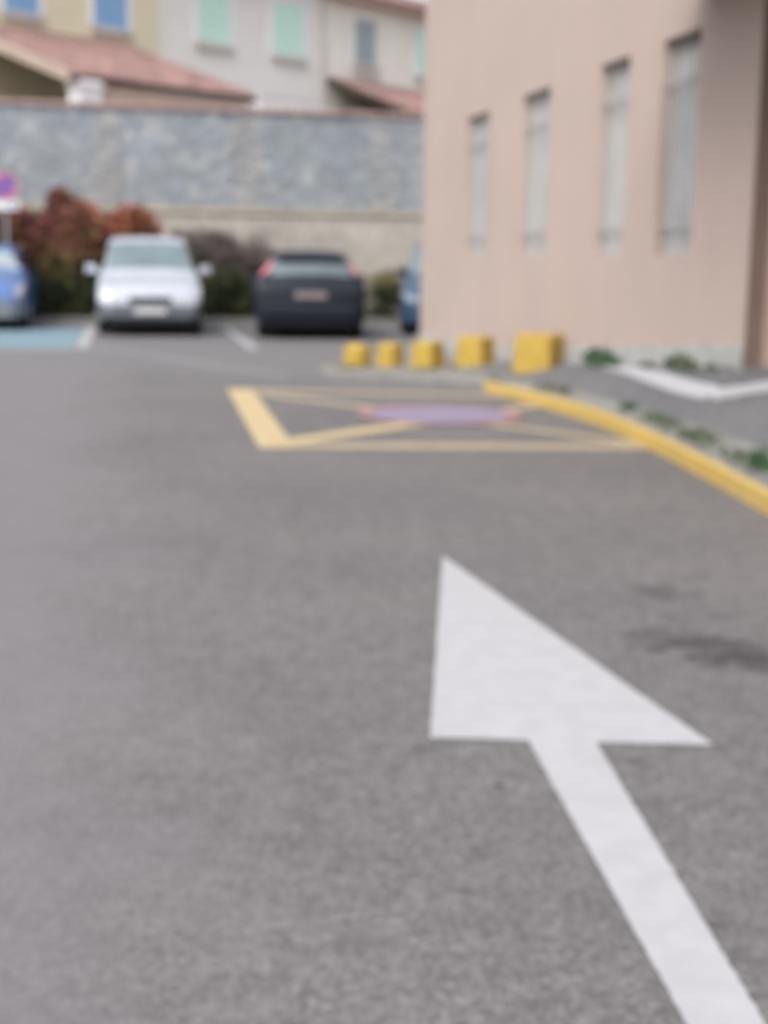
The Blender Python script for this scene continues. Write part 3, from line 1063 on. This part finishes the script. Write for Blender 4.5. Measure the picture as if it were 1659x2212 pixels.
def make_car(name, label, st, regions, paint, loc, rz, wheels, mirrors, extra, wheel_r=0.31, hsc=1.0, wsc=1.0):
    """regions: list of (part name, material, s0, s1, r0, r1) cut out of the body surface"""
    root = empty(name, loc, rz)
    tag(root, label, 'car')
    P = car_rings(st, wsc)
    P[:, :, 2] *= hsc
    ns, nr = P.shape[:2]
    parts = {('body', 0): (MB(), paint)}
    for i, rg in enumerate(regions):
        for side in (-1, 1):
            parts[(rg[0], i, side if rg[6] else 0)] = (MB(), rg[1])
    for a in range(ns - 1):
        for b in range(nr - 1):
            s, r = (a + 0.5) / NSUB, (b + 0.5) / RSUB
            hit = None
            for i, rg in enumerate(regions):
                if rg[2] < s < rg[3] and rg[4] < r < rg[5]:
                    hit = (i, rg)
            for side in (-1, 1):
                q = [P[a, b], P[a + 1, b], P[a + 1, b + 1], P[a, b + 1]]
                q = [(p[0] * side, p[1], p[2]) for p in q]
                if side < 0:
                    q.reverse()
                key = ('body', 0) if hit is None else (hit[1][0], hit[0], side if hit[1][6] else 0)
                parts[key][0].face(q)
    for end in (0, ns - 1):                                # close nose and tail
        ringp = [tuple(p) for p in P[end]] + [(-p[0], p[1], p[2]) for p in P[end][::-1]]
        if end == 0:
            ringp.reverse()
        parts[('body', 0)][0].face(ringp)
    for key, (mb, mt) in parts.items():
        if mb.f:
            o = mb.build(key[0], mt, root, smooth=True)
            bme = bm_merge(o.data)
    for (wy, wx) in wheels:
        for side in (-1, 1):
            t = MB()
            R_ = wheel_r
            x0 = side * (wx - 0.20)
            t.cyl((x0, wy, R_), (side, 0, 0), R_, 0.215, 28)
            to = t.build('wheel', M['tyre'], root, bevel=0.03, seg=2)
            k = MB()
            k.cyl((x0 + side * 0.195, wy, R_), (side, 0, 0), R_ * 0.66, 0.028, 24, R_ * 0.60)
            k.cyl((x0 + side * 0.2235, wy, R_), (side, 0, 0), R_ * 0.16, 0.02, 12)
            k.build('rim', M['rim'], to)
    my, mx, mz, mm = mirrors
    for side in (-1, 1):
        t = MB()
        lo = [(side * (mx - 0.02 + 0.0), my - 0.05, mz - 0.075), (side * (mx + 0.22), my - 0.03, mz - 0.06), (side * (mx + 0.22), my + 0.05, mz - 0.06), (side * (mx - 0.02), my + 0.05, mz - 0.075)]
        hi = [(side * (mx + 0.01), my - 0.05, mz + 0.075), (side * (mx + 0.20), my - 0.03, mz + 0.085), (side * (mx + 0.20), my + 0.05, mz + 0.085), (side * (mx + 0.01), my + 0.05, mz + 0.075)]
        t.hexa(lo, hi)
        t.box((min(side * (mx - 0.15), side * (mx + 0.02)), my - 0.02, mz - 0.10), (max(side * (mx - 0.15), side * (mx + 0.02)), my + 0.03, mz - 0.05))
        t.build('mirror', mm, root, bevel=0.03, seg=3)
    for (nm, mt, a, b, bv) in extra:
        MB().box(a, b).build(nm, mt, root, bevel=bv, seg=2)
    return root


def bm_merge(me):
    import bmesh
    b = bmesh.new()
    b.from_mesh(me)
    bmesh.ops.remove_doubles(b, verts=b.verts, dist=0.0004)
    bmesh.ops.recalc_face_normals(b, faces=b.faces)
    for f in b.faces:
        f.smooth = True
    b.to_mesh(me)
    b.free()


MPV = [(-2.31, .70, .30, .60, .68, .56), (-2.26, .80, .22, .66, .76, .66), (-2.08, .885, .19, .78, .88, .74), (-1.66, .905, .19, .88, .98, .77),
       (-1.20, .905, .19, .97, 1.07, .77), (-.28, .905, .19, 1.02, 1.61, .70), (.30, .905, .19, 1.03, 1.71, .69), (1.25, .905, .19, 1.03, 1.70, .68),
       (1.92, .90, .19, 1.02, 1.63, .62), (2.16, .885, .21, 1.00, 1.12, .70), (2.25, .86, .25, .88, .98, .70), (2.31, .78, .32, .74, .84, .62)]
HATCH = [(-2.17, .68, .28, .56, .64, .54), (-2.10, .80, .21, .64, .74, .64), (-1.85, .88, .19, .75, .84, .72), (-1.45, .905, .19, .83, .92, .75),
         (-1.00, .915, .19, .90, .99, .76), (-.10, .92, .19, .95, 1.38, .60), (.50, .92, .19, .96, 1.46, .62), (1.25, .918, .19, .98, 1.44, .64),
         (1.72, .905, .20, .99, 1.37, .665), (2.02, .885, .22, .98, 1.06, .72), (2.12, .865, .25, .88, .95, .68), (2.17, .80, .30, .74, .82, .62)]
gl, gd = M['car_glass'], M['car_glass_dark']
mpv_reg = [('windscreen', gl, 4.12, 4.92, 6.2, 9.1, False), ('side_window', gd, 4.6, 5.2, 5.25, 5.9, True), ('side_window', gd, 5.3, 6.35, 5.25, 5.9, True),
           ('side_window', gd, 6.45, 7.7, 5.25, 5.9, True), ('rear_window', gd, 8.15, 8.85, 6.3, 9.1, False),
           ('headlight', M['lamp_clear'], 0.9, 2.35, 4.0, 5.4, True), ('tail_light', M['lamp_red'], 8.6, 10.2, 4.3, 5.7, True)]


def place(s, l, z=0.0):
    p = bay(s, l)
    return (p.x, p.y, z)


def at_px(px, py):
    p = on_level(px, py)
    return Vector((p.x, p.y))


wc = (at_px(210, 728) + at_px(440, 728)) / 2
p = wc + ax2 * 2.33
make_car('white_people_carrier', 'white people carrier parked nose out, dark grille and grey lower bumper', MPV,
         mpv_reg + [('bumper', M['palegrey'], -1, 2.2, -1, 3.0, False)], M['paint_white'], (p.x, p.y, 0), ANG, [(-1.42, .885), (1.43, .885)], (-0.93, 0.90, 1.12, M['paint_white']),
         [('grille', M['darkgrille'], (-.36, -2.335, .56), (.36, -2.305, .68), .04), ('number_plate', M['plate'], (-.27, -2.345, .385), (.27, -2.313, .495), .006),
          ('bumper_panel', M['palegrey'], (-.69, -2.325, .30), (.69, -2.27, .54), .03), ('air_intake', M['blackplastic'], (-.83, -2.325, .13), (.83, -2.10, .325), .05),
          ('undertray', M['blackplastic'], (-.80, -2.1, .13), (.80, 2.1, .24), .02)])

hatch_rear = [('windscreen', gl, 4.12, 4.9, 6.2, 9.1, False), ('side_window', gd, 4.6, 5.9, 5.25, 5.9, True), ('side_window', gd, 6.0, 7.2, 5.25, 5.9, True),
              ('rear_window', M['car_glass_mid'], 8.12, 8.95, 6.3, 9.1, False), ('headlight', M['lamp_clear'], 0.9, 2.35, 4.2, 5.4, True), ('tail_light', M['lamp_red'], 7.9, 8.75, 5.25, 6.15, True)]
bc = (at_px(548, 735) + at_px(792, 735)) / 2
RB = ANG + PI - 0.10
p = bc + Vector((-math.sin(RB - PI), math.cos(RB - PI))) * 2.19
make_car('black_hatchback', 'black hatchback seen from behind with tall red tail lights beside its rear window', HATCH, hatch_rear, M['paint_dark'], (p.x, p.y, 0), RB,
         [(-1.32, .90), (1.33, .90)], (-0.75, 0.91, 1.0, M['paint_dark']),
         [('number_plate', M['plate_dirty'], (-.27, 2.165, .70), (.27, 2.185, .81), .006), ('bumper', M['paint_dark'], (-.80, 2.06, .36), (.80, 2.21, .60), .05),
          ('lower_bumper', M['blackplastic'], (-.76, 2.0, .18), (.76, 2.19, .355), .04), ('spoiler', M['paint_dark'], (-.54, 1.62, 1.345), (.54, 1.90, 1.395), .02),
          ('number_plate', M['plate'], (-.26, -2.20, .36), (.26, -2.17, .47), .006), ('undertray', M['blackplastic'], (-.80, -2.0, .13), (.80, 2.0, .23), .02)], wheel_r=0.315, wsc=1.05, hsc=1.025)

hatch_front = [('windscreen', M['car_glass_pale'], 4.12, 4.9, 6.2, 9.1, False), ('side_window', gd, 4.6, 5.9, 5.25, 5.9, True), ('side_window', gd, 6.0, 7.2, 5.25, 5.9, True),
               ('rear_window', gd, 8.12, 8.95, 6.3, 9.1, False), ('headlight', M['lamp_pink'], 0.6, 2.4, 3.7, 5.5, True), ('tail_light', M['lamp_red'], 8.8, 10.2, 4.3, 5.7, True),
               ('bumper', M['greyplastic'], -1, 1.9, -1, 3.0, False)]
fr3 = at_px(57, 716)
p = fr3 - cr2 * 0.91 + ax2 * 2.2
make_car('blue_hatchback', 'blue hatchback with a grey bumper, cut by the frame beside the no parking sign', HATCH, hatch_front, M['paint_blue'], (p.x, p.y, 0), ANG,
         [(-1.32, .90), (1.33, .90)], (-0.75, 0.86, 1.03, M['blackplastic']),
         [('number_plate', M['plate'], (-.26, -2.20, .36), (.26, -2.165, .47), .006), ('grille', M['darkgrille'], (-.40, -2.19, .55), (.40, -2.16, .61), .01),
          ('lower_bumper', M['greyplastic'], (-.66, -2.18, .22), (.66, -2.10, .54), .03), ('undertray', M['blackplastic'], (-.80, -2.0, .13), (.80, 2.0, .23), .02)], wheel_r=0.30, hsc=1.06)

fr4 = at_px(868, 727)
p = fr4 + Vector((0.93, 2.33))
make_car('blue_people_carrier', 'dark blue car parked behind the corner of the pink building', MPV, [g_ if g_[0] != 'headlight' else ('headlight', M['car_glass']) + g_[2:] for g_ in mpv_reg], M['paint_navy'], (p.x, p.y, 0), -0.03,
         [(-1.42, .885), (1.43, .885)], (-0.93, 0.80, 1.12, M['blackplastic']),
         [('number_plate', M['plate'], (-.27, -2.345, .395), (.27, -2.313, .505), .006), ('grille', M['darkgrille'], (-.34, -2.335, .60), (.34, -2.305, .685), .02),
          ('undertray', M['blackplastic'], (-.80, -2.1, .13), (.80, 2.1, .24), .02)])

# ------------------------------------------------------------------ no parking sign
sp_ = on_level(12, 700)
ds = sight(10, 402)
SG = EYE + ds * (27.0 / ds.y)
sgn = empty('no_parking_sign', (SG.x, SG.y, 0), ANG * 0.5)
tag(sgn, 'round blue and red no parking sign with a white plate, above the red shrub', 'road sign')
MB().cyl((0, 0.04, 0), (0, 0, 1), 0.03, SG.z + 0.30, 14).build('post', M['post'], sgn)
face = MB().cyl((0, 0.008, SG.z), (0, -1, 0), 0.255, 0.02, 40).build('sign_face', M['sign_red'], sgn)
MB().cyl((0, -0.0135, SG.z), (0, -1, 0), 0.195, 0.003, 40).build('blue_disc', M['sign_blue'], face)
m = MB()
c45 = math.sqrt(0.5)
for (hw, y) in ((0.026, -0.0175),):
    L = 0.185
    m.face([(-L * c45 - hw * c45, y, SG.z + L * c45 - hw * c45), (L * c45 - hw * c45, y, SG.z - L * c45 - hw * c45), (L * c45 + hw * c45, y, SG.z - L * c45 + hw * c45), (-L * c45 + hw * c45, y, SG.z + L * c45 + hw * c45)])
m.build('diagonal_bar', M['sign_red'], face)
pz = SG.z - 0.335
plq = MB().box((-0.25, -0.012, pz - 0.11), (0.25, 0.008, pz + 0.06)).build('plate', M['sign_white'], sgn)
m = MB()                                                  # tow-away pictogram
m.box((0.07, -0.0155, pz - 0.055), (0.20, -0.0125, pz - 0.005))
m.box((0.10, -0.0155, pz - 0.0045), (0.17, -0.0125, pz + 0.025))
m.build('pictogram', M['sign_mark'], plq)

# ------------------------------------------------------------------ shrubs


def bush(name, label, cat, center, rx, ry, h, n, mat, leaf=0.10, extra=None, group=None, stems=7, seed=1, lump=0.35):
    rnd = random.Random(seed)
    r = empty(name, center, ANG)
    tag(r, label, cat, group)
    sm = MB()
    tops = []
    for k in range(stems):
        a = rnd.uniform(0, 2 * PI)
        q = rnd.uniform(0.2, 0.75)
        tx, ty, tz = math.cos(a) * rx * q, math.sin(a) * ry * q, h * rnd.uniform(0.65, 0.95)
        b0 = (math.cos(a) * 0.12, math.sin(a) * 0.12, -0.05)
        sm.tube([b0, (tx * 0.4, ty * 0.4, tz * 0.45), (tx, ty, tz)], [0.03, 0.022, 0.008], 6)
        tops.append((tx, ty, tz))
    sm.build('stems', M['bark'], r)
    clumps = []
    for k in range(60):
        a, q = rnd.uniform(0, 2 * PI), math.sqrt(rnd.uniform(0, 1))
        x, y = math.cos(a) * rx * q * 0.85, math.sin(a) * ry * q * 0.85
        top = h * (1 - 0.28 * q * q) * rnd.uniform(0.84, 1.02)
        clumps.append((x, y, rnd.uniform(0.05, 1.0) ** 0.75 * top, rnd.uniform(0.6, 1.1) * lump))
    mbs = [MB()] + [MB() for _ in (extra or [])]
    for k in range(n):
        c = rnd.choice(clumps)
        d = Vector((rnd.gauss(0, 1), rnd.gauss(0, 1), rnd.gauss(0, 1))).normalized() * c[3] * rnd.uniform(0.5, 1.0)
        px_, py_, pz_ = c[0] + d.x, c[1] + d.y, max(0.03, c[2] + d.z)
        u = Vector((rnd.gauss(0, 1), rnd.gauss(0, 1), rnd.gauss(0, 0.7))).normalized()
        v = u.orthogonal().normalized()
        v.rotate(Matrix.Rotation(rnd.uniform(0, 2 * PI), 3, u))
        s = leaf * rnd.uniform(0.6, 1.3)
        o = Vector((px_, py_, pz_))
        which = 0
        for i, e in enumerate(extra or []):
            if e[1](px_, py_, pz_, rnd):
                which = i + 1
        mbs[which].face([o - u * s * 0.5, o + v * s * 0.28, o + u * s * 0.6, o - v * s * 0.28])
    mbs[0].build('foliage', mat, r)
    for mb, e in zip(mbs[1:], extra or []):
        if mb.f:
            mb.build('foliage', e[0], r)
    return r


def bed(px, l=-1.1):
    """a point of the planting bed straight behind picture column px"""
    p = on_plane(px, 650, PW + AX * l, AX)
    return (p.x, p.y, 0.1)


low = lambda h0, j=0.25: (lambda x, y, z, r: z < h0 + r.gauss(0, j))
bush('red_shrub', 'large dark red shrub with olive lower leaves, left of the white car', 'shrub', bed(105, -1.2), 1.45, 0.7, 2.55, 15000, M['leaf_red'], 0.14,
     [(M['leaf_olive'], low(1.25, 0.35)), (M['leaf_green'], low(0.6, 0.15))], seed=3, lump=0.42)
bush('orange_shrub', 'orange red shrub just behind the white car', 'shrub', bed(240, -1.0), 1.0, 0.6, 2.55, 9000, M['leaf_orange'], 0.13,
     [(M['leaf_olive'], low(1.45, 0.3)), (M['leaf_green'], low(0.6, 0.15))], seed=8, lump=0.36)
bush('red_shrub', 'ochre and dark red shrub behind the blue hatchback', 'shrub', bed(-40, -1.2), 1.0, 0.7, 2.2, 6000, M['leaf_red'], 0.13,
     [(M['leaf_olive'], low(1.4, 0.3))], seed=14, lump=0.4)
bush('dry_shrub', 'dry greyish brown shrub against the wall between the white and black cars', 'shrub', bed(440, -0.7), 1.05, 0.4, 2.02, 3600, M['leaf_dry'], 0.10,
     [(M['leaf_green'], low(0.85, 0.12))], seed=21, stems=18, lump=0.30)
bush('dry_shrub', 'thin dry brown shrub against the wall behind the tail of the black car', 'shrub', bed(545, -0.6), 0.55, 0.35, 2.0, 1300, M['leaf_dry'], 0.09,
     [(M['leaf_green'], low(0.6, 0.12))], seed=22, stems=14, lump=0.25)
bush('green_shrub', 'low dark green shrub between the white and black cars', 'shrub', bed(492, -1.6), 0.75, 0.5, 1.02, 3000, M['leaf_green'], 0.09, seed=31, lump=0.25)
bush('green_shrub', 'rounded olive green shrub between the black car and the pink building', 'shrub', bed(832, -1.5), 0.62, 0.5, 1.0, 2600, M['leaf_green'], 0.09,
     [(M['leaf_olive'], lambda x, y, z, r: z > 0.65 + r.gauss(0, 0.2))], seed=32, lump=0.26)
bush('green_shrub', 'dark green shrub below the red shrub, beside the blue bay', 'shrub', bed(130, -1.9), 1.1, 0.35, 0.85, 2600, M['leaf_green'], 0.09, seed=33, lump=0.25)

# ------------------------------------------------------------------ weeds


def weed(px, py, label, w, h, n, mat, road=False, dz=0.0):
    q = on_level(px, py) if road else on_pave(px, py)
    ang = 0.0
    if not road and py < 790:                                 # at the wall foot
        t = (CORNER - on_plane(px, py, CORNER, CR)).dot(AX)
        q = wall_pt(t, base_z(t), 0.07)
        ang = RZB
    elif not road:                                            # along the kerb
        i = min(range(len(kerb)), key=lambda j: (kerb[j] - q).length)
        d = kerb[min(i + 1, len(kerb) - 1)] - kerb[max(i - 1, 0)]
        ang = math.atan2(d.y, d.x)
        q = kerb[i] + norms[i] * 0.13
    if not road:
        z = pav_z(q.x, q.y, q.z)
    else:
        z = 0.0
    rnd = random.Random(int(px * 7 + py))
    m = MB()
    for k in range(n):
        a = rnd.uniform(0, 2 * PI)
        rr = w * math.sqrt(rnd.random())
        b = Vector((math.cos(a) * rr * (1.0 if road else 1.5), math.sin(a) * rr * (0.45 if road or py > 790 else 0.22), 0))
        hh = h * rnd.uniform(0.35, 1.0) * (1 - 0.5 * (rr / w) ** 2)
        lean = Vector((rnd.gauss(0, 0.35), rnd.gauss(0, 0.35), 1)).normalized()
        s = lean.orthogonal().normalized()
        s.rotate(Matrix.Rotation(rnd.uniform(0, 2 * PI), 3, lean))
        ww = rnd.uniform(0.005, 0.013) * (1 + h * 2)
        t = b + lean * hh
        mdl = b + lean * hh * 0.55 + Vector((0, 0, hh * 0.05))
        m.face([b - s * ww * 0.3, b + s * ww * 0.3, mdl + s * ww, t + Vector((rnd.gauss(0, 0.2), rnd.gauss(0, 0.2), -0.05)) * hh * 0.5, mdl - s * ww])
    o = m.build('weed_clump', mat)
    o.location = (q.x, q.y, z + dz)
    o.rotation_euler = (0, 0, ang)
    tag(o, label, 'weed', 'weeds along the kerb and the wall foot')


weed(1308, 779, 'bright green weed clump at the foot of the pink wall, the tallest one', 0.26, 0.30, 170, M['weed'])
weed(1340, 780, 'low bright green weed beside the tallest clump at the wall foot', 0.20, 0.14, 80, M['weed'])
weed(1490, 783, 'dull green weeds at the wall foot below the last barred window', 0.24, 0.18, 130, M['weed_dark'])
weed(1555, 786, 'grey green weeds where the pink wall meets the porch', 0.10, 0.10, 30, M['weed_dark'])
weed(1420, 782, 'thin weeds at the wall foot between the two bigger clumps', 0.2, 0.09, 50, M['weed_dull'])
weed(1337, 896, 'small bright green tuft behind the middle of the yellow kerb', 0.13, 0.09, 80, M['weed'])
weed(1195, 850, 'sparse green weeds behind the far end of the yellow kerb', 0.34, 0.09, 120, M['weed_dull'])
weed(1255, 874, 'flat green weeds behind the yellow kerb, before the bright tuft', 0.3, 0.08, 110, M['weed_dark'])
weed(1425, 922, 'low dark weeds along the back of the yellow kerb', 0.3, 0.09, 120, M['weed_dark'])
weed(1510, 953, 'dark green weed patch behind the yellow kerb', 0.3, 0.11, 130, M['weed_dark'])
weed(1600, 992, 'scattered dark weeds near the frame edge behind the yellow kerb', 0.28, 0.10, 110, M['weed_dark'])
weed(1640, 1020, 'bright green weed clump at the frame edge behind the yellow kerb', 0.11, 0.17, 110, M['weed'])
weed(758, 803, 'green grass at the foot of the end yellow block', 0.20, 0.09, 110, M['weed'], True, 0.03)
weed(922, 814, 'dark grass under the middle yellow block', 0.22, 0.10, 120, M['weed_dark'], True, 0.06)
weed(985, 815, 'olive grass between the middle block and its bigger neighbour', 0.09, 0.13, 60, M['weed_dull'], True, 0.06)
weed(838, 808, 'thin grass below the narrow yellow block', 0.2, 0.05, 60, M['weed_dull'], True, 0.04)
weed(1075, 824, 'sparse grass where the yellow kerb begins', 0.22, 0.05, 60, M['weed_dull'])

# ------------------------------------------------------------------ light: an overcast day
w = bpy.data.worlds.new('World')
SC.world = w
w.use_nodes = True
nt = w.node_tree
bg = nt.nodes['Background']
sky = nt.nodes.new('ShaderNodeTexSky')
sky.sky_type = 'NISHITA'
sky.sun_disc = False
SUN_EL, SUN_AZ = math.radians(51), math.radians(-146)     # azimuth from +Y toward +X
sky.sun_elevation = SUN_EL
sky.sun_rotation = SUN_AZ
sky.air_density = 1.0
sky.dust_density = 4.0
sky.ozone_density = 1.0
hs = nt.nodes.new('ShaderNodeHueSaturation')
hs.inputs['Saturation'].default_value = 0.30
nt.links.new(sky.outputs[0], hs.inputs['Color'])
nt.links.new(hs.outputs[0], bg.inputs['Color'])
bg.inputs['Strength'].default_value = 0.15
sl_ = bpy.data.lights.new('sun', 'SUN')
sl_.energy = 0.6
sl_.angle = math.radians(40)
sl_.color = (1.0, 0.96, 0.91)
so = bpy.data.objects.new('sun', sl_)
COL.objects.link(so)
sdir = Vector((math.sin(SUN_AZ) * math.cos(SUN_EL), math.cos(SUN_AZ) * math.cos(SUN_EL), math.sin(SUN_EL)))
so.rotation_euler = sdir.to_track_quat('Z', 'Y').to_euler()

# ------------------------------------------------------------------ camera, focused by mistake on something near
cam = bpy.data.cameras.new('camera')
co = bpy.data.objects.new('camera', cam)
COL.objects.link(co)
mw = Matrix((_r, _u, -_f)).transposed().to_4x4()
mw.translation = EYE
co.matrix_world = mw
cam.sensor_fit = 'HORIZONTAL'
cam.sensor_width = 36.0
cam.lens = FPX / 1659.0 * 36.0
cam.clip_start, cam.clip_end = 0.05, 1000
cam.dof.use_dof = True
cam.dof.focus_distance = 0.95
cam.dof.aperture_fstop = 6.8
SC.camera = co
SC.view_settings.view_transform = 'Standard'
SC.view_settings.look = 'None'
SC.view_settings.exposure = 0.73
SC.view_settings.gamma = 1.0
SC.view_settings.use_curve_mapping = False
SC.cycles.use_denoising = True
